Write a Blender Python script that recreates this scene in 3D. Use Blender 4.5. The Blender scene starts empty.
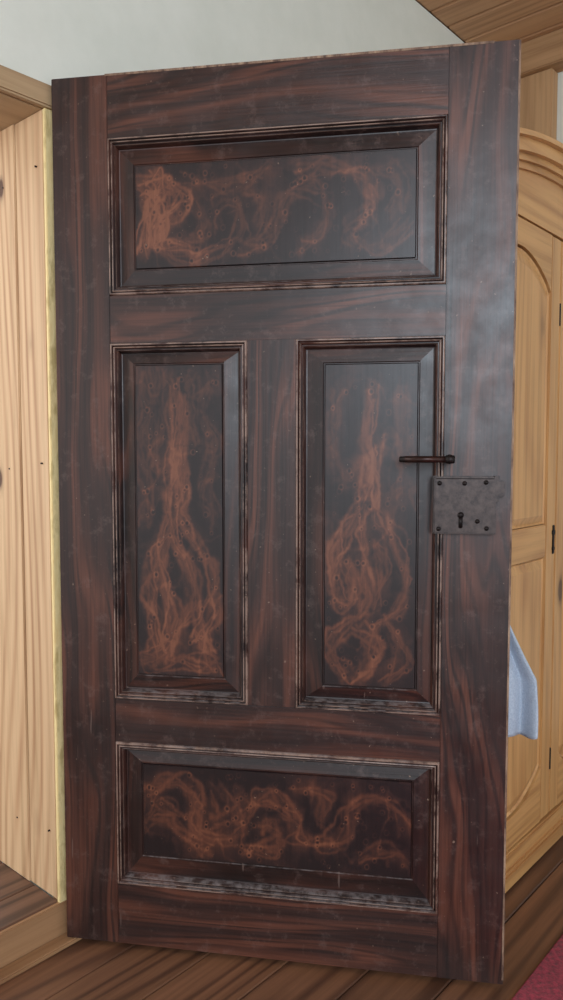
import bpy, bmesh, math, random
import numpy as np
from mathutils import Matrix, Vector
random.seed(3); rng=np.random.RandomState(5)
S=bpy.context.scene
S.view_settings.view_transform='Standard'
S.view_settings.look='None'

# ------------------------------------------------------------ helpers
def lin(c):
    return tuple(((v/255)/12.92 if v/255<=.04045 else ((v/255+.055)/1.055)**2.4) for v in c)+(1,)
class NT:
    def __init__(s,name):
        s.m=bpy.data.materials.new(name); s.m.use_nodes=True
        s.t=s.m.node_tree; s.n=s.t.nodes; s.b=s.n['Principled BSDF']
    def add(s,k,**kw):
        n=s.n.new(k)
        for a,v in kw.items(): setattr(n,a,v)
        return n
    def l(s,a,b): s.t.links.new(a,b)
    def coord(s,scale=(1,1,1),rot=(0,0,0),loc=(0,0,0)):
        tc=s.add('ShaderNodeTexCoord'); mp=s.add('ShaderNodeMapping')
        mp.inputs['Scale'].default_value=scale; mp.inputs['Rotation'].default_value=rot; mp.inputs['Location'].default_value=loc
        s.l(tc.outputs['Object'],mp.inputs['Vector']); return mp.outputs[0]
    def axis(s,k):
        tc=s.add('ShaderNodeTexCoord'); sx=s.add('ShaderNodeSeparateXYZ'); s.l(tc.outputs['Object'],sx.inputs[0]); return sx.outputs[k]
    def noise(s,vec,scale,detail=4,rough=.5,dist=0):
        n=s.add('ShaderNodeTexNoise'); n.inputs['Scale'].default_value=scale; n.inputs['Detail'].default_value=detail
        n.inputs['Roughness'].default_value=rough; n.inputs['Distortion'].default_value=dist
        s.l(vec,n.inputs['Vector']); return n.outputs['Fac']
    def ramp(s,f,stops):
        r=s.add('ShaderNodeValToRGB'); e=r.color_ramp.elements
        while len(e)<len(stops): e.new(.5)
        for i,(p,c) in enumerate(stops): e[i].position=p; e[i].color=c if len(c)==4 else tuple(c)+(1,)
        s.l(f,r.inputs[0]); return r.outputs[0]
    def mix(s,f,a,b,mode='MIX'):
        n=s.add('ShaderNodeMix',data_type='RGBA',blend_type=mode)
        for k,v in ((0,f),(6,a),(7,b)):
            if isinstance(v,bpy.types.NodeSocket): s.l(v,n.inputs[k])
            else: n.inputs[k].default_value=v
        return n.outputs[2]
    def math(s,op,a,b=0.0):
        n=s.add('ShaderNodeMath',operation=op)
        for k,v in ((0,a),(1,b)):
            if isinstance(v,bpy.types.NodeSocket): s.l(v,n.inputs[k])
            else: n.inputs[k].default_value=v
        return n.outputs[0]
    def bump(s,h,st=.3,d=.002):
        n=s.add('ShaderNodeBump'); n.inputs['Strength'].default_value=st; n.inputs['Distance'].default_value=d
        s.l(h,n.inputs['Height']); s.l(n.outputs[0],s.b.inputs['Normal'])
    def base(s,c):
        if isinstance(c,bpy.types.NodeSocket): s.l(c,s.b.inputs['Base Color'])
        else: s.b.inputs['Base Color'].default_value=c
    def rings(s,stretch,across,freq,amp,nscale=4,detail=2,loc=(0,0,0)):
        """growth ring contours: sin(across*freq + noise*amp) in 0..1"""
        n=s.noise(s.coord(stretch,loc=loc),nscale,detail,.5)
        ph=s.math('MULTIPLY',n,amp)
        for k,w in across: ph=s.math('ADD',ph,s.math('MULTIPLY',s.axis(k),freq*w))
        return s.math('ADD',s.math('MULTIPLY',s.math('SINE',ph),.5),.5)
BL=(0,0,0,1); WH=(1,1,1,1)

def obj(name,verts,faces,mat,parent=None,smooth=False):
    me=bpy.data.meshes.new(name); me.from_pydata([tuple(v) for v in verts],[],faces); me.update()
    o=bpy.data.objects.new(name,me); S.collection.objects.link(o)
    for m in (mat if isinstance(mat,(list,tuple)) else [mat]): me.materials.append(m)
    if parent: o.parent=parent
    if smooth:
        for p in me.polygons: p.use_smooth=True
    return o
def frombm(name,bm,mat,parent=None,smooth=False):
    bmesh.ops.recalc_face_normals(bm,faces=bm.faces)
    me=bpy.data.meshes.new(name); bm.to_mesh(me); bm.free()
    o=bpy.data.objects.new(name,me); S.collection.objects.link(o); me.materials.append(mat)
    if parent: o.parent=parent
    if smooth:
        for p in me.polygons: p.use_smooth=True
    return o
def addbox(bm,x0,x1,y0,y1,z0,z1,bev=0,seg=2):
    t=bmesh.new()
    bmesh.ops.create_cube(t,size=1)
    for v in t.verts: v.co=Vector(((x0+x1)/2+v.co.x*(x1-x0),(y0+y1)/2+v.co.y*(y1-y0),(z0+z1)/2+v.co.z*(z1-z0)))
    if bev: bmesh.ops.bevel(t,geom=t.edges[:],offset=bev,segments=seg,affect='EDGES')
    me=bpy.data.meshes.new('t'); t.to_mesh(me); t.free(); bm.from_mesh(me); bpy.data.meshes.remove(me)
def box(name,x0,x1,y0,y1,z0,z1,mat,parent=None,bev=0):
    bm=bmesh.new(); addbox(bm,x0,x1,y0,y1,z0,z1,bev); return frombm(name,bm,mat,parent)
def addcyl(bm,p0,p1,r0,r1=None,seg=24,bev=0):
    p0=Vector(p0);p1=Vector(p1); r1=r0 if r1 is None else r1
    t=bmesh.new(); L=(p1-p0).length
    bmesh.ops.create_cone(t,cap_ends=True,segments=seg,radius1=r0,radius2=r1,depth=L)
    if bev: bmesh.ops.bevel(t,geom=[e for e in t.edges if abs(e.verts[0].co.z-e.verts[1].co.z)<1e-6],offset=bev,segments=2,affect='EDGES')
    q=Vector((0,0,1)).rotation_difference(p1-p0)
    M=Matrix.Translation((p0+p1)/2)@q.to_matrix().to_4x4()
    bmesh.ops.transform(t,matrix=M,verts=t.verts)
    me=bpy.data.meshes.new('t'); t.to_mesh(me); t.free(); bm.from_mesh(me); bpy.data.meshes.remove(me)
def empty(name,loc=(0,0,0),rz=0):
    e=bpy.data.objects.new(name,None); S.collection.objects.link(e); e.location=loc; e.rotation_euler=(0,0,rz); e.empty_display_size=.1; return e

# ------------------------------------------------------------ materials
def door_wood(name,axis='V',mould=False):
    m=NT(name)
    if axis=='V': st=(1,1,.15); v2=m.coord((1,1,.02)); v3=m.coord((1,1,.06)); k=0
    else: st=(.15,1,1); v2=m.coord((.02,1,1)); v3=m.coord((.06,1,1)); k=2
    w=m.rings(st,((k,1.0),),55,58,3.6,3)
    c=m.ramp(w,[(0,lin((46,29,26))),(.5,lin((67,41,34))),(.85,lin((86,51,40))),(1,lin((100,60,46)))])
    # thin dark combed lines
    w2=m.rings(st,((k,1.0),),320,150,3.6,3)
    gl=m.ramp(m.noise(v3,14,3),[(.37,BL),(.58,(.85,.85,.85,1))])
    c=m.mix(m.math('MULTIPLY',m.ramp(w2,[(.0,WH),(.45,BL)]),gl),c,lin((30,21,20)))
    mod=m.ramp(m.noise(v3,9,4,.6),[(.36,BL),(.62,WH)])
    c=m.mix(m.math('MULTIPLY',mod,.5),c,lin((52,34,31)))
    fine=m.noise(v2,170,4,.65)
    c=m.mix(.75,c,m.ramp(fine,[(.33,(.45,.43,.45,1)),(.5,(.92,.92,.92,1)),(.68,(1.35,1.28,1.25,1))]),'MULTIPLY')
    big=m.noise(m.coord(),3.2,3)
    c=m.mix(.6,c,m.ramp(big,[(.3,(.70,.70,.74,1)),(.7,(1.2,1.12,1.08,1))]),'MULTIPLY')
    if mould: c=m.mix(1.0,c,(.66,.66,.70,1),'MULTIPLY')
    sp=m.ramp(m.noise(m.coord(),110,3,.5),[(.70,BL),(.725,(.8,.8,.8,1))])
    gate=m.ramp(m.noise(m.coord(loc=(4,1,2)),2.3,2),[(.42,BL),(.66,WH)])
    c=m.mix(m.mix(1.0,sp,gate,'MULTIPLY'),c,lin((144,120,104)))
    scr=m.ramp(m.noise(m.coord((1,1,.06),rot=(0,.5,0)),75,2,.4),[(.745,BL),(.76,(.35,.35,.35,1))])
    c=m.mix(scr,c,lin((132,112,104)))
    sc=m.ramp(m.noise(m.coord(loc=(7,2,5)),26,6,.75),[(.54,BL),(.74,(.34,.34,.34,1))])
    c=m.mix(sc,c,lin((126,104,98)))
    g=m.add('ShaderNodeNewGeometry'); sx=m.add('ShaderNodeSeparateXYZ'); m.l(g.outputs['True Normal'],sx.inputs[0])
    if mould:   # rubbed convex beads
        pe=m.ramp(g.outputs['Pointiness'],[(.515,BL),(.575,(.9,.9,.9,1))])
        pe=m.mix(1.0,pe,m.ramp(m.noise(m.coord(loc=(1,8,3)),11,6,.75),[(.41,BL),(.54,WH)]),'MULTIPLY')
        c=m.mix(pe,c,lin((156,130,116)))
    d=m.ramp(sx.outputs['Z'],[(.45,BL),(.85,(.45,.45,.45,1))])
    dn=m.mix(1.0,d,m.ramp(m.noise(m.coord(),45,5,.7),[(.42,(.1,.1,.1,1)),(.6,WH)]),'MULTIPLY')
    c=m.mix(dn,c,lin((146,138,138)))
    m.base(c)
    r=m.ramp(m.noise(m.coord(),14,5,.6),[(.3,(.30,.30,.30,1)),(.7,(.46,.46,.46,1))]); m.l(r,m.b.inputs['Roughness'])
    m.b.inputs['Specular IOR Level'].default_value=.58
    m.bump(m.math('ADD',m.math('MULTIPLY',fine,.5),m.math('MULTIPLY',m.noise(m.coord(),9,3),2)),.35,.0015)
    return m.m
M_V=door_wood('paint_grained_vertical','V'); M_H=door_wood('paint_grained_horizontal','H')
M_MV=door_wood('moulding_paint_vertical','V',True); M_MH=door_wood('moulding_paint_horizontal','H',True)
def burl():
    m=NT('paint_burl')
    a=m.add('ShaderNodeAttribute',attribute_name='figure')
    n=m.noise(m.coord(),80,6,.75,.8)
    f=m.math('ADD',a.outputs['Fac'],m.math('MULTIPLY',m.math('SUBTRACT',n,.5),.40))
    c=m.ramp(f,[(.03,lin((33,23,24))),(.22,lin((51,33,31))),(.45,lin((72,44,36))),(.72,lin((97,57,43))),(1,lin((124,76,55)))])
    fine=m.noise(m.coord((1,1,.03)),150,3,.6)
    c=m.mix(.45,c,m.ramp(fine,[(.3,(.5,.5,.5,1)),(.7,(1.2,1.2,1.2,1))]),'MULTIPLY')
    sp=m.ramp(m.noise(m.coord(loc=(3,0,0)),120,2,.5),[(.735,BL),(.76,(.7,.7,.7,1))])
    c=m.mix(sp,c,lin((140,116,100)))
    m.base(c)
    m.b.inputs['Roughness'].default_value=.36; m.b.inputs['Specular IOR Level'].default_value=.55
    m.bump(m.math('ADD',m.math('MULTIPLY',fine,.3),m.math('MULTIPLY',m.noise(m.coord(),9,3),1.5)),.25,.0015)
    return m.m
M_BURL=burl()
def pine(name,ax,base,dk,rough=.4,knots=True,freq=55,amp=60,ksc=3.1,con=1.0):
    """ax = grain axis"""
    m=NT(name)
    s={'X':(.10,1,1),'Y':(1,.10,1),'Z':(1,1,.10)}[ax]
    ac={'X':((1,1.0),(2,.8)),'Y':((0,1.0),(2,.8)),'Z':((0,1.0),(1,.8))}[ax]
    s3={'X':(.03,1,1),'Y':(1,.03,1),'Z':(1,1,.03)}[ax]
    w=m.rings(s,ac,freq,amp,3.0,1.5)
    gate=m.ramp(m.noise(m.coord(s3,loc=(2,5,1)),13,4,.6),[(.38,(.15,.15,.15,1)),(.66,(.8,.8,.8,1))])
    md=lambda t:lin(tuple((1-t)*a+t*b for a,b in zip(base,dk)))
    line=m.math('MULTIPLY',m.math('POWER',w,2.2),gate)
    c=m.ramp(line,[(0,md(.04*con)),(.5,md(.34*con)),(1,md(.85*con))])
    c=m.mix(.85,c,m.ramp(m.noise(m.coord(s3),55,7,.7),[(.3,(.70,.64,.56,1)),(.52,(1,1,1,1)),(.7,(1.10,1.09,1.08,1))]),'MULTIPLY')
    c=m.mix(.6,c,m.ramp(m.noise(m.coord(s),5,3),[(.3,(.84,.80,.74,1)),(.7,(1.08,1.06,1.04,1))]),'MULTIPLY')
    if knots:
        vo=m.add('ShaderNodeTexVoronoi'); vo.inputs['Scale'].default_value=ksc
        s2={'X':(.5,1,1),'Y':(1,.5,1),'Z':(1,1,.5)}[ax]
        m.l(m.coord(s2,loc=(.37,.2,.11)),vo.inputs['Vector'])
        k=m.ramp(vo.outputs['Distance'],[(.07,WH),(.09,(.55,.55,.55,1)),(.13,(.15,.15,.15,1)),(.20,BL)])
        c=m.mix(k,c,lin(tuple(.62*x for x in dk)))
    m.base(c); m.b.inputs['Roughness'].default_value=rough
    m.bump(w,.05,.0006)
    return m.m
M_PINE=pine('wardrobe_pine','Z',(210,164,108),(152,100,58),.36,True,120,90,5.0,1.0)
M_PINEY=pine('wardrobe_pine_horizontal','Y',(206,160,104),(150,98,58),.36,True,120,90,5.0,1.0)
M_REVEAL=pine('old_pine_boards','Z',(216,184,146),(146,94,60),.6,True,130,110,7.5,.95)
M_OLD=pine('old_frame_wood','Y',(188,160,124),(112,82,56),.7)
M_SILL=pine('sill_wood','Y',(170,132,96),(118,82,56),.55)
M_CEIL=pine('ceiling_boards_wood','X',(194,150,112),(140,98,66),.6)
M_BEAM=pine('beam_wood','X',(182,142,102),(128,90,60),.7)
M_POST=pine('post_wood','Z',(194,154,112),(138,96,64),.7)
def floorm(name,b,d):
    m=NT(name)
    w=m.rings((1,.07,1),((0,1.0),),90,90,3,2)
    c=m.ramp(w,[(0,lin(b)),(.6,lin(tuple(.85*x+.15*y for x,y in zip(b,d)))),(1,lin(d))])
    pl=m.math('MULTIPLY',m.axis(0),6.6667); fl=m.math('FLOOR',pl)
    wn=m.add('ShaderNodeTexWhiteNoise',noise_dimensions='1D'); m.l(fl,wn.inputs['W'])
    c=m.mix(.6,c,m.ramp(wn.outputs['Value'],[(0,(.78,.76,.74,1)),(1,(1.12,1.08,1.06,1))]),'MULTIPLY')
    c=m.mix(.8,c,m.ramp(m.noise(m.coord((1,.04,1)),70,6,.65),[(.3,(.6,.58,.56,1)),(.7,(1.2,1.2,1.2,1))]),'MULTIPLY')
    m.base(c); m.b.inputs['Roughness'].default_value=.45; m.bump(w,.04,.001); return m.m
M_FLOOR=floorm('floorboards',(126,88,64),(92,62,46))
M_HALL=floorm('hall_boards',(120,88,70),(78,56,44))
def wallm():
    m=NT('white_plaster'); n=m.noise(m.coord(),7,6,.6)
    m.base(m.ramp(n,[(.3,lin((219,222,210))),(.7,lin((228,230,219)))])); m.b.inputs['Roughness'].default_value=.9
    m.bump(m.noise(m.coord(),35,5),.2,.003); return m.m
M_WALL=wallm()
def yellow():
    m=NT('yellow_chipped_paint'); n=m.noise(m.coord((1,1,.3)),40,5,.6)
    m.base(m.ramp(n,[(.34,lin((196,172,116))),(.5,lin((240,218,160))),(.68,lin((230,202,142)))])); m.b.inputs['Roughness'].default_value=.7
    return m.m
M_YEL=yellow()
def rawedge():
    m=NT('worn_edge_wood'); n=m.noise(m.coord((1,1,.25)),50,5,.7)
    m.base(m.ramp(n,[(.36,lin((74,54,46))),(.48,lin((126,100,82))),(.66,lin((168,140,116)))])); m.b.inputs['Roughness'].default_value=.75
    return m.m
M_RAW=rawedge()
def iron(name,c1,c2,metal=.6,r=.5):
    m=NT(name); n=m.noise(m.coord(),70,6,.7)
    m.base(m.ramp(n,[(.35,lin(c1)),(.65,lin(c2))])); m.b.inputs['Metallic'].default_value=metal; m.b.inputs['Roughness'].default_value=r
    m.bump(n,.3,.001); return m.m
M_IRON=iron('old_iron',(50,42,41),(80,68,64),.4,.42); M_DK=iron('dark_iron',(26,22,22),(44,37,36))
M_BRONZE=iron('bronze_lever',(44,30,28),(72,46,40),.6,.3)
def cloth(name,c1,c2,sc):
    m=NT(name); n=m.noise(m.coord(),sc,4,.7)
    m.base(m.ramp(n,[(.3,lin(c1)),(.7,lin(c2))])); m.b.inputs['Roughness'].default_value=.95
    m.b.inputs['Sheen Weight'].default_value=.2
    m.bump(n,.6,.003); return m.m
M_TOWEL=cloth('blue_terry',(164,180,198),(202,212,224),260)
M_RUG=cloth('red_wool',(80,12,30),(176,40,68),90)

# ------------------------------------------------------------ door geometry constants
H=1.90; Z0=0.015; F=750.0
corners_px=[(51,79),(521,39),(503,985),(67,937)]
# camera calibration from the four door corners (door plane frame)
def rot(yaw,rx,roll):
    c,s=math.cos,math.sin
    Rz=lambda a:np.array([[c(a),-s(a),0],[s(a),c(a),0],[0,0,1]])
    Rx=np.array([[1,0,0],[0,c(rx),-s(rx)],[0,s(rx),c(rx)]])
    return Rz(yaw)@Rx@Rz(roll)
def proj(p,P):
    R=rot(p[3],p[4],p[5]); q=R.T@(np.array(P)-p[:3]); return np.array([281.5+F*q[0]/-q[2],500-F*q[1]/-q[2]])
def res(p):
    W=p[6]; P=[(0,0,Z0+H),(W,0,Z0+H),(W,0,Z0),(0,0,Z0)]
    return np.concatenate([proj(p,a)-np.array(b) for a,b in zip(P,corners_px)])
p=np.array([.747,-1.556,1.075,math.radians(9.2),math.radians(86.6),0,.968])
for it in range(40):
    r=res(p); J=np.zeros((8,7))
    for k in range(7):
        d=np.zeros(7); d[k]=1e-5; J[:,k]=(res(p+d)-r)/1e-5
    p=p-np.linalg.solve(J.T@J+1e-9*np.eye(7),J.T@r)
W=float(p[6])
HINGE=(.03,0,0); ANG=math.radians(32.0)
DM=Matrix.Translation(HINGE)@Matrix.Rotation(ANG,4,'Z')

cam=bpy.data.cameras.new('camera'); co=bpy.data.objects.new('camera',cam); S.collection.objects.link(co)
R=rot(p[3],p[4],p[5]); ML=Matrix([[R[i][j] for j in range(3)]+[p[i]] for i in range(3)]+[[0,0,0,1]])
co.matrix_world=DM@ML; cam.lens=F/1000*36; cam.sensor_width=36; cam.clip_start=.02
S.camera=co

# ------------------------------------------------------------ DOOR
door=empty('door_1',HINGE,ANG)
T=.042
sL,sR,m0,m1=.1290,.8600,.4405,.5470
KP=1.074
def U(s): return s*W
def V(t): t=t/(KP-(KP-1)*t); return Z0+(1-t)*H
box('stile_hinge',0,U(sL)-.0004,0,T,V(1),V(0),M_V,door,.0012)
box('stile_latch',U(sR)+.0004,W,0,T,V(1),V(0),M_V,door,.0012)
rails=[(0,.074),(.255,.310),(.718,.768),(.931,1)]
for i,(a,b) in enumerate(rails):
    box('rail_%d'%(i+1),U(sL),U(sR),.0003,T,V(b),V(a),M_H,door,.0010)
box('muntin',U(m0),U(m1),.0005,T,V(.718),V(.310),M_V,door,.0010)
PANELS=[('top',sL,sR,.074,.255,.188,.798,.106,.2245),
        ('middle_a',sL,m0,.310,.718,.1830,.3830,.335,.690),
        ('middle_b',m1,sR,.310,.718,.6085,.8060,.338,.692),
        ('bottom',sL,sR,.768,.931,.190,.802,.793,.898)]
prof=[(0,0.002),(.0008,-.0030),(.0025,-.0052),(.0045,-.0052),(.006,-.0030),(.0068,.0002),(.0078,-.0030),(.0095,-.0038),(.0115,-.0022),
      (.0125,.0012),(.014,.0010),(.0155,-.0002),(.018,.0040),(.0195,.0085),(.0205,.0125),(.0225,.0130)]
def vnoise(x,y,seed):
    r=np.random.RandomState(seed); g=r.rand(64,64)
    xi=np.floor(x).astype(int); yi=np.floor(y).astype(int); fx=x-xi; fy=y-yi
    fx=fx*fx*(3-2*fx); fy=fy*fy*(3-2*fy)
    G=lambda a,b:g[a%64,b%64]
    return (G(xi,yi)*(1-fx)+G(xi+1,yi)*fx)*(1-fy)+(G(xi,yi+1)*(1-fx)+G(xi+1,yi+1)*fx)*fy
def fbm(x,y,seed,o=4):
    s=0;a=.5
    for k in range(o): s=s+a*vnoise(x*2**k,y*2**k,seed+k); a*=.5
    return s
def smoothline(pts,n=8):
    P=[pts[0]]+list(pts)+[pts[-1]]; out=[]
    for i in range(1,len(P)-2):
        a,b,c,d=map(np.array,(P[i-1],P[i],P[i+1],P[i+2]))
        for t in np.linspace(0,1,n,endpoint=False):
            out.append(.5*((2*b)+(-a+c)*t+(2*a-5*b+4*c-d)*t*t+(-a+3*b-3*c+d)*t**3))
    out.append(np.array(P[-2],float)); return np.array(out)
def seg_dist(X,Y,line):
    best=np.full(X.shape,9.); prm=np.zeros(X.shape); s=0
    for a,b in zip(line[:-1],line[1:]):
        d=b-a; L=(d@d)+1e-12
        t=np.clip(((X-a[0])*d[0]+(Y-a[1])*d[1])/L,0,1)
        dd=np.hypot(X-a[0]-t*d[0],Y-a[1]-t*d[1])
        m=dd<best; best=np.where(m,dd,best); prm=np.where(m,s+t*math.sqrt(L),prm); s+=math.sqrt(L)
    return best,prm
# strokes of the hand-painted burl: field coords in metres (x right, y down), (points, width, strength)
FIG={
'middle_a':([([(.080,.03),(.085,.12),(.078,.2),(.085,.28),(.07,.35),(.035,.41),(.022,.48),(.03,.56),(.05,.62)],.018,.9),
  ([(.10,.08),(.095,.18),(.10,.27),(.105,.33),(.14,.38),(.165,.45),(.165,.53),(.14,.60)],.017,.95),
  ([(.088,.22),(.08,.30),(.085,.37),(.11,.43),(.125,.50),(.10,.56),(.08,.62)],.018,1.0),
  ([(.085,.34),(.06,.40),(.055,.47),(.08,.53),(.06,.60),(.02,.64)],.018,.9),
  ([(.10,.40),(.135,.46),(.13,.53),(.15,.59),(.175,.63)],.014,.8),
  ([(.02,.02),(.03,.08),(.015,.16),(.028,.24),(.012,.33)],.020,.45),
  ([(.16,.03),(.15,.1),(.17,.18),(.155,.27),(.175,.33)],.020,.40),([(.05,.02),(.045,.10),(.055,.2)],.016,.38),([(.12,.01),(.13,.09),(.12,.17)],.016,.38),
  ([(.0,.62),(.05,.645),(.12,.635),(.18,.65)],.024,.8)],60),
'middle_b':([([(.10,.06),(.095,.14),(.085,.22),(.08,.28),(.05,.34),(.02,.40),(.02,.47),(.045,.50),(.065,.46),(.05,.42)],.018,.85),
  ([(.10,.16),(.105,.25),(.11,.32),(.145,.37),(.165,.43),(.16,.50),(.12,.54),(.09,.60)],.018,.8),
  ([(.075,.30),(.07,.37),(.095,.43),(.085,.50),(.05,.54),(.02,.60),(.05,.65)],.018,.85),([(.08,.54),(.11,.60),(.07,.65)],.022,.85),([(.14,.54),(.165,.60),(.13,.65)],.020,.7),
  ([(.105,.36),(.125,.43),(.11,.50)],.016,.65),([(.03,.05),(.02,.15),(.035,.24)],.016,.30),([(.16,.05),(.165,.16),(.15,.26)],.016,.30)],60),
'top':([([(.015,.03),(.04,.02),(.06,.04),(.05,.08),(.03,.12),(.02,.17)],.022,1.15),
  ([(.03,.07),(.07,.045),(.10,.06),(.085,.10),(.05,.12),(.06,.17),(.12,.185)],.021,1.15),([(.02,.04),(.06,.09),(.04,.15)],.018,1.05),
  ([(.06,.16),(.11,.20),(.18,.185),(.23,.14),(.21,.09),(.17,.10),(.18,.14)],.020,.64),
  ([(.24,.18),(.30,.15),(.33,.09),(.38,.06),(.42,.10),(.40,.15),(.36,.18)],.020,.56),
  ([(.36,.03),(.43,.025),(.49,.06),(.50,.12),(.46,.16),(.52,.19),(.57,.15)],.019,.56),
  ([(.12,.03),(.2,.05),(.28,.03)],.018,.45),([(.52,.03),(.56,.07),(.55,.12)],.018,.5),([(.25,.07),(.29,.1),(.27,.14)],.018,.40),([(.12,.08),(.15,.13),(.12,.16)],.018,.48)],90),
'bottom':([([(.0,.09),(.03,.05),(.08,.04),(.12,.07),(.11,.12),(.15,.16),(.21,.14),(.23,.09),(.28,.06),(.33,.09),(.34,.14),(.40,.16),(.45,.12),(.47,.07),(.53,.06),(.58,.10)],.024,.85),
  ([(.01,.14),(.05,.12),(.09,.15),(.14,.185)],.022,.75),([(.17,.04),(.19,.09),(.17,.11)],.020,.6),([(.02,.08),(.06,.09),(.08,.12)],.020,.7),
  ([(.24,.17),(.30,.17),(.30,.12),(.27,.12)],.020,.7),([(.36,.04),(.41,.05),(.40,.10)],.020,.6),([(.48,.17),(.54,.15),(.57,.17)],.020,.6)],90)}
for pi,(nm,a0,a1,t0,t1,fa0,fa1,ft0,ft1) in enumerate(PANELS):
    x0,x1,z1,z0=U(a0),U(a1),V(t0),V(t1)
    fx0,fx1,fz1,fz0=U(fa0),U(fa1),V(ft0),V(ft1)
    rings=[]
    for ins,dy in prof: rings.append((x0+ins,x1-ins,z0+ins,z1-ins,dy))
    e=.0022
    rings.append((fx0-.004,fx1+.004,fz0-.004,fz1+.004,.0085))
    rings.append((fx0-e,fx1+e,fz0-e,fz1+e,.0105))
    rings.append((fx0-.0006,fx1+.0006,fz0-.0006,fz1+.0006,.0105))
    vs=[];fs=[]
    for (xa,xb,za,zb,dy) in rings: vs+=[(xa,dy,za),(xb,dy,za),(xb,dy,zb),(xa,dy,zb)]
    for i in range(len(rings)-1):
        for k in range(4):
            a=i*4+k;b=i*4+(k+1)%4; fs.append((a,b,b+4,a+4))
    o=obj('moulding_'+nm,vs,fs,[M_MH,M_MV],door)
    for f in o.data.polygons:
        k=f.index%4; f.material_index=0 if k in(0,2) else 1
    st=.0015; nx=int((fx1-fx0)/st); nz=int((fz1-fz0)/st)
    gx=np.linspace(0,fx1-fx0,nx); gy=np.linspace(0,fz1-fz0,nz); X,Y=np.meshgrid(gx,gy)
    sd=10+pi*17
    r2=np.random.RandomState(sd)
    fig=np.zeros_like(X)
    strokes,neyes=FIG[nm]
    # several independent warps so that strands cross and branch like roots
    warps=[]
    for q in range(4):
        am=.026+.006*q
        warps.append((X+am*(fbm(X*15+3+q*5,Y*13,sd+50*q)-.47)+.008*(fbm(X*60,Y*60,sd+5+q)-.47),
                      Y+am*(fbm(X*15+9,Y*13+7+q*5,sd+9+50*q)-.47)+.008*(fbm(X*60+5,Y*60,sd+6+q)-.47)))
    soft=np.zeros_like(X)
    for si,(pts,wd,stg) in enumerate(strokes):
        L=smoothline(pts)
        wx,wy=warps[si%4]
        d,s=seg_dist(wx,wy,L)
        mod=.6+.9*fbm(s*11,s*0+si*1.7,sd+40)
        soft=np.maximum(soft,stg*.50*mod*np.exp(-(d/(wd*1.15))**2.6))
        P=np.array(pts)
        for q in range(6):
            off=(r2.rand(len(P),2)-.5)*wd*2.0
            d,s=seg_dist(*warps[q%4],smoothline(P+off,6))
            th=r2.uniform(.0024,.0058)*(.5+1.1*fbm(s*18,s*0+q,sd+60+q)); fade=np.clip(1.9*fbm(s*9+q,s*0+3,sd+70+q)-.10,0,1)
            prf=np.exp(-np.abs(d/th)**2.2)
            fig=np.maximum(fig,stg*r2.uniform(.65,1.05)*fade*prf)
    fig=fig*.82+soft*.66*(1-.6*fig)
    cloud=fbm(X*13,Y*9,sd+25)
    fig+=.85*np.clip(cloud-.43,0,1)
    fig-=.50*np.clip(fbm(X*26+4,Y*20,sd+27)-.48,0,1)
    vein=np.clip(1-np.abs(fbm(warps[1][0]*12,warps[1][1]*9,sd+20)-.47)*20,0,1)
    fig=fig+.32*vein*fbm(X*9,Y*9,sd+21)*1.6
    vein2=np.clip(1-np.abs(fbm(warps[2][0]*20+5,warps[2][1]*15,sd+23)-.47)*18,0,1)
    fig=fig-.14*vein2
    for k in range(neyes):
        ex=r2.uniform(.01,fx1-fx0-.01); ey=r2.uniform(.01,fz1-fz0-.01); er=r2.uniform(.0024,.0050); g=r2.uniform(.2,.45)
        d=np.hypot((X-ex),(Y-ey)*.85)+.0012*(fbm(X*200,Y*200,sd+33)-.47)
        fig=fig+g*np.exp(-((d-er)/.0014)**2)-.45*np.exp(-(d/(er*.6))**2)
    fig=np.clip(fig,0,1)
    lip=np.minimum(np.minimum(X,fx1-fx0-X),np.minimum(Y,fz1-fz0-Y))
    dy=np.where(lip<.0005,.0105,.0072)
    verts=np.stack([fx0+X,dy,fz1-Y],-1).reshape(-1,3)
    idx=np.arange(nx*nz).reshape(nz,nx)
    q=np.stack([idx[1:,:-1],idx[1:,1:],idx[:-1,1:],idx[:-1,:-1]],-1).reshape(-1,4)
    o=obj('panel_field_'+nm,verts.tolist(),q.tolist(),M_BURL,door)
    at=o.data.attributes.new('figure','FLOAT','POINT'); at.data.foreach_set('value',fig.reshape(-1).astype(np.float32))
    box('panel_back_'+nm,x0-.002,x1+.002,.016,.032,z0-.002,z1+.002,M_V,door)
box('worn_edge_latch',W-.0032,W+.0006,-.0005,.02,Z0+.01,Z0+H-.002,M_RAW,door)
box('worn_edge_top',.12,W-.05,-.0005,.03,Z0+H-.0035,Z0+H+.001,M_RAW,door)
# rim lock
bm=bmesh.new(); x0,x1=U(.840),U(.966); z0,z1=V(.5215),V(.4610)
addbox(bm,x0,x1,-.017,.001,z0,z1,.0025)
addbox(bm,x0-.0015,x1+.0015,-.003,.001,z0-.0015,z1+.0015,.001)
frombm('lock_case',bm,M_IRON,door)
bm=bmesh.new()
for sx,sz in ((x0+.011,z1-.013),(x1-.02,z1-.011),(x0+.010,z0+.010),(x1-.036,z0+.026),(x0+.060,z1-.013),(x1-.018,z0+.012)):
    addcyl(bm,(sx,-.0155,sz),(sx,-.0205,sz),.0050,.0040,20,.0008)
kx,kz=x0+.053,z0+.030
addcyl(bm,(kx,-.016,kz+.008),(kx,-.0205,kz+.008),.0065,.0060,24,.0008)
addbox(bm,kx-.004,kx+.004,-.0195,-.016,kz-.018,kz+.006,.0012)
addbox(bm,x0+.004,x1-.004,-.0176,-.016,z1-.0045,z1-.003)
frombm('lock_screws_keyhole',bm,M_DK,door,True)
bm=bmesh.new(); addbox(bm,x1-.002,x1+.017,-.014,-.002,z1-.040,z1-.008,.002)
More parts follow.
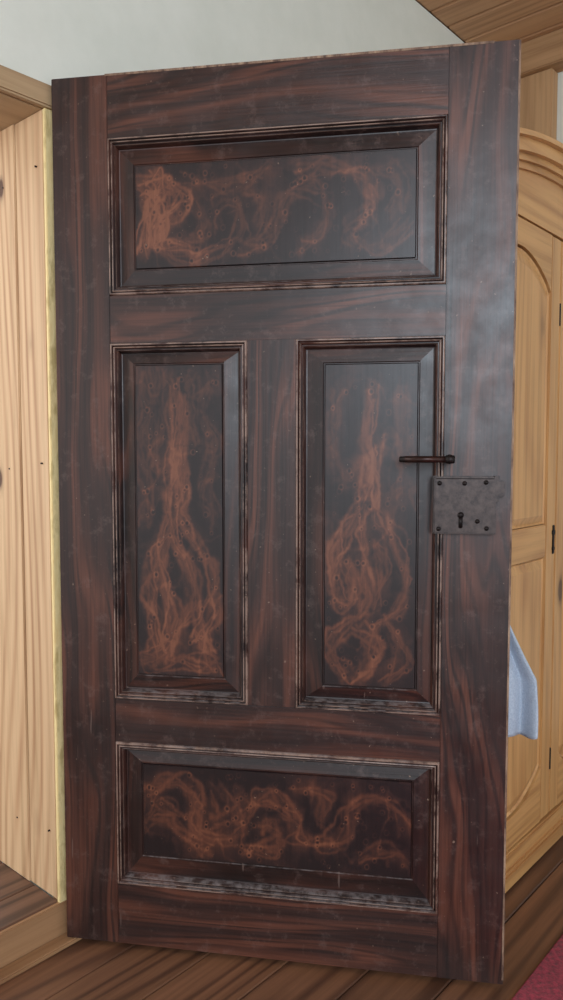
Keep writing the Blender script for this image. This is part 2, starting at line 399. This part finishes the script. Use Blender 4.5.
addbox(bm,x1-.004,x1+.006,-.0172,-.002,z1-.05,z1+.002,.001); frombm('latch_bolt',bm,M_IRON,door)
# lever handle
hz=V(.4425); hx=U(.8750)
bm=bmesh.new()
addcyl(bm,(hx,-.052,hz),(U(.768),-.052,hz),.0064,.0058,24,.0012)
addcyl(bm,(hx+.004,-.052,hz),(hx-.014,-.052,hz),.0080,.0080,24,.0012)
frombm('lever',bm,M_DK,door,True)
bm=bmesh.new()
addcyl(bm,(U(.779),-.052,hz),(U(.862),-.052,hz),.0066,.0066,24)
frombm('lever_sleeve',bm,M_BRONZE,door,True)
bm=bmesh.new()
addcyl(bm,(hx-.003,.001,hz),(hx-.003,-.054,hz),.0052,.0052,20,.001)
addcyl(bm,(hx-.003,.0,hz),(hx-.003,-.004,hz),.010,.009,24,.001)
frombm('lever_spindle',bm,M_DK,door,True)
bm=bmesh.new()
for z in (.30,1.62): addcyl(bm,(-.004,.046,z-.05),(-.004,.046,z+.05),.007,None,16,.001)
frombm('hinges',bm,M_DK,door,True)
bm=bmesh.new(); hu=W-.060; HKZ=.955
addcyl(bm,(hu,T-.001,HKZ-.002),(hu,T+.045,HKZ-.007),.004,None,12); addcyl(bm,(hu,T+.045,HKZ-.009),(hu,T+.05,HKZ+.013),.004,None,12)
frombm('hook',bm,M_DK,door,True)

# towel hanging from the hook
towel=empty('blue_towel',HINGE,ANG)
na,nb=80,60; vs=[];fs=[]
for j in range(nb+1):
    b=j/nb
    hw=.008+.122*min(1,(b/.72))**1.35
    if b>.72: hw+=.004*math.sin((b-.72)*8)
    for i in range(na+1):
        a=i/na*2-1
        L=.458-.04*max(0,a-.35)+.006*math.sin(a*9)
        x=hu-.004+a*hw
        y=T+.038+(.004+.022*b)*math.sin(a*9+1.2*b)+.007*math.sin(a*23+2)*b
        z=HKZ-b*L
        vs.append((x,y,z))
for j in range(nb):
    for i in range(na):
        k=j*(na+1)+i; fs.append((k,k+1,k+na+2,k+na+1))
tw=obj('towel_cloth',vs,fs,M_TOWEL,towel,True)
so=tw.modifiers.new('s','SOLIDIFY'); so.thickness=.005; so.offset=0

# ------------------------------------------------------------ ROOM
HT=1.905; CZ=2.745; YB=2.12; TH=.34; OPW=.97; XR=4.2; YF=-3.2; J0=-.002; J1=.024
def wallmesh(name,boxes,mat):
    bm=bmesh.new()
    for b in boxes: addbox(bm,*b)
    return frombm(name,bm,mat)
wallmesh('wall_left',[(-TH,0,J1,YB,0,CZ),(-TH,0,-OPW-.03,J1,HT,CZ),(-TH,0,YF,-OPW-.03,0,CZ)],M_WALL)
box('wall_back',-TH,XR,YB,YB+.15,0,CZ,M_WALL)
ceil=empty('ceiling')
bm=bmesh.new(); y=YF
while y<YB-.01:
    addbox(bm,0,XR,y+.003,min(y+.127,YB),CZ,CZ+.02,.006,1); y+=.13
frombm('ceiling_planks',bm,M_CEIL,ceil)
box('ceiling_deck',-TH,XR,YF,YB+.15,CZ+.018,CZ+.06,M_CEIL,ceil)
box('ceiling_beam',0,XR,YB-.09,YB,CZ-.120,CZ,M_BEAM,None,.004)
box('timber_post',.135,.285,YB-.06,YB,0,CZ-.120,M_POST,None,.004)
fl=empty('floor')
bm=bmesh.new(); x=.0
while x<XR:
    addbox(bm,x+.001,x+.149,YF,YB,-.03,0,.0025,1); x+=.15
frombm('floor_planks',bm,M_FLOOR,fl)
box('subfloor',-TH,XR,YF,YB,-.08,-.028,M_HALL,fl)
hf=empty('hall_floor')
bm=bmesh.new(); x=-2.2
while x<-.03:
    addbox(bm,x+.0015,min(x+.1485,-.002),-2.4,.9 if x<-TH-.15 else J0,.06,.09,.002,1); x+=.15
frombm('hall_planks',bm,M_HALL,hf)
box('trim_threshold',-.030,.008,-OPW,J1,0,.086,M_SILL,None,.003)
box('trim_threshold_strip',.008,.045,-OPW-.3,.06,0,.012,M_SILL,None,.003)
fr=empty('door_frame'); HD=.042
bm=bmesh.new()
addbox(bm,-.118,-.004,J0,J1,.09,HT-HD,.002); addbox(bm,-TH,-.120,J0-.003,J1,.09,HT-HD,.002)
frombm('jamb_boards_hinge',bm,M_REVEAL,fr)
bm=bmesh.new()
addbox(bm,-.118,-.004,-OPW-.029,-OPW+.002,.09,HT-HD,.002); addbox(bm,-TH,-.120,-OPW-.029,-OPW+.004,.09,HT-HD,.002)
frombm('jamb_boards_near',bm,M_REVEAL,fr)
box('jamb_edge_yellow',-.004,.006,J0,J1,.085,HT-HD,M_YEL,fr,.0015)
box('jamb_edge_near',-.004,.006,-OPW-.029,-OPW+.004,.085,HT-HD,M_YEL,fr,.0015)
box('head_board',-TH,-.004,-OPW,J1,HT-HD,HT-.002,M_OLD,fr,.003)
box('head_casing',-.003,.016,-OPW-.1,J1-.004,HT-HD,HT+.006,M_OLD,fr,.004)
bm=bmesh.new()
for z in (.25,1.1,1.75):
    for x in (-.03,-.17): addcyl(bm,(x,J0+.001,z+x*.1),(x,J0-.0045,z+x*.1),.0020,None,10)
frombm('nails',bm,M_DK,fr)

# ------------------------------------------------------------ WARDROBE
wd=empty('pine_wardrobe')
XF=.685; WY0,WY1=.63,1.69; YC=(WY0+WY1)/2; XB=.03; ZT=1.70
def poly_prism(bm,pts,xa,xb):
    n=len(pts); A=[bm.verts.new((xa,y,z)) for y,z in pts]; B=[bm.verts.new((xb,y,z)) for y,z in pts]
    bm.faces.new(A); f=bm.faces.new(B)
    for i in range(n): bm.faces.new((A[i],A[(i+1)%n],B[(i+1)%n],B[i]))
    return f
bm=bmesh.new()
addbox(bm,XB,XF-.024,WY0,WY0+.022,.0,ZT+.04,.002); addbox(bm,XB,XF-.024,WY1-.022,WY1,.0,ZT+.04,.002)
addbox(bm,XB,XB+.012,WY0+.022,WY1-.022,.07,ZT+.04)
frombm('carcass_sides',bm,M_PINE,wd)
bm=bmesh.new()
addbox(bm,XB,XF-.024,WY0+.022,WY1-.022,.07,.09); addbox(bm,XB,XF-.024,WY0,WY1,ZT+.035,ZT+.055)
addbox(bm,XF-.024,XF+.006,WY0-.004,WY1+.004,0,.085,.004); addbox(bm,XF-.024,XF+.018,WY0-.014,WY1+.014,0,.045,.006)
addbox(bm,XB,XF-.024,WY0-.014,WY0,0,.045,.003)
frombm('plinth_and_shelves',bm,M_PINEY,wd)
def arc(y,h):
    t=(y-YC)/((WY1-WY0)/2+.03); return h*(1-t*t)
ys=np.linspace(WY0-.03,WY1+.03,41)
bm=bmesh.new()
layers=[(ZT+.003,ZT+.046,.004),(ZT+.040,ZT+.056,.012),(ZT+.056,ZT+.072,.022),(ZT+.072,ZT+.102,.036),(ZT+.102,ZT+.114,.050)]
AH=.095
for li,(za,zb,pr) in enumerate(layers):
    top=[(float(y),zb+float(arc(y,AH))) for y in ys]
    bot=[(float(y),za+(float(arc(y,AH)) if li>0 else 0)) for y in ys[::-1]]
    poly_prism(bm,top+bot,XF-.03 if li==0 else XF-.025,XF+pr)
for (za,zb,pr) in layers[3:]:
    for (ya,yb) in ((WY0-.03,WY0+.0),(WY1,WY1+.03)): addbox(bm,XB,XF-.02,ya,yb,za,zb,.002)
frombm('arched_crown',bm,M_PINEY,wd)
def raised(bm,pts,x,ins=.03,dep=.010):
    t=bmesh.new(); f=poly_prism(t,pts,x-.012,x-.006)
    bmesh.ops.recalc_face_normals(t,faces=t.faces)
    bmesh.ops.inset_region(t,faces=[f],thickness=.006,depth=-.004)
    bmesh.ops.inset_region(t,faces=[f],thickness=ins,depth=dep)
    me=bpy.data.meshes.new('t'); t.to_mesh(me); t.free(); bm.from_mesh(me); bpy.data.meshes.remove(me)
for di,(y0,y1) in enumerate(((WY0+.004,YC-.003),(YC+.003,WY1-.004))):
    bs=bmesh.new(); br=bmesh.new(); bp=bmesh.new()
    sw=.062; zb,zt=.090,ZT
    addbox(bs,XF-.022,XF,y0,y0+sw,zb,zt,.003); addbox(bs,XF-.022,XF,y1-sw,y1,zb,zt,.003)
    ya,yb=y0+sw,y1-sw
    n=16; yy=np.linspace(ya,yb,n+1); c=(ya+yb)/2; h=(yb-ya)/2
    cs=lambda y:max(0,math.cos((y-c)/h*math.pi/2))**.8
    poly_prism(br,[(ya,zt),(yb,zt)]+[(float(y),zt-.150+.085*cs(y)) for y in yy[::-1]],XF-.022,XF-.0005)
    poly_prism(br,[(float(y),.245-.075*cs(y)) for y in yy]+[(yb,zb),(ya,zb)],XF-.022,XF-.0005)
    addbox(br,XF-.022,XF-.0005,ya,yb,.835,.925,.003)
    raised(bp,[(float(y),zt-.155+.085*cs(y)) for y in yy[::-1]]+[(ya+.001,.927),(yb-.001,.927)],XF)
    raised(bp,[(yb-.001,.833),(ya+.001,.833)]+[(float(y),.25-.075*cs(y)) for y in yy],XF)
    frombm('door_stiles_%d'%(di+1),bs,M_PINE,wd); frombm('door_rails_%d'%(di+1),br,M_PINEY,wd); frombm('door_panels_%d'%(di+1),bp,M_PINE,wd)
bm=bmesh.new()
addcyl(bm,(XF-.001,YC-.016,.90),(XF+.004,YC-.016,.90),.010,.009,20,.001)
addcyl(bm,(XF-.001,YC-.016,.855),(XF+.004,YC-.016,.855),.008,.007,20,.001)
addbox(bm,XF-.001,XF+.003,YC-.022,YC-.010,.84,.92,.0012)
for z in (.25,1.5): addcyl(bm,(XF-.004,YC,z-.03),(XF-.004,YC,z+.03),.006,None,12)
frombm('key_plate_and_fittings',bm,M_DK,wd)

# ------------------------------------------------------------ RUG
bm=bmesh.new(); addbox(bm,.875,2.4,-.9,1.25,.0005,.011,.003)
frombm('red_rug',bm,M_RUG)

# ------------------------------------------------------------ LIGHT
w=bpy.data.worlds.new('world'); S.world=w; w.use_nodes=True
nt=w.node_tree; bg=nt.nodes['Background']; bg.inputs['Strength'].default_value=1.05
bg.inputs['Color'].default_value=(.94,.97,1.0,1)
def area(name,loc,target,sx,sy,e,col):
    d=bpy.data.lights.new(name,'AREA'); d.shape='RECTANGLE'; d.size=sx; d.size_y=sy; d.energy=e; d.color=col
    o=bpy.data.objects.new(name,d); S.collection.objects.link(o); o.location=loc
    o.rotation_euler=(Vector(target)-Vector(loc)).to_track_quat('-Z','Y').to_euler(); return o
area('window_light',(3.2,-2.1,2.0),(.6,.3,1.2),1.9,1.6,76,(.76,.88,1.0))
area('hall_window_light',(-1.0,-1.9,1.7),(-.1,0,1.1),1.0,1.4,28,(1.0,.97,.92))
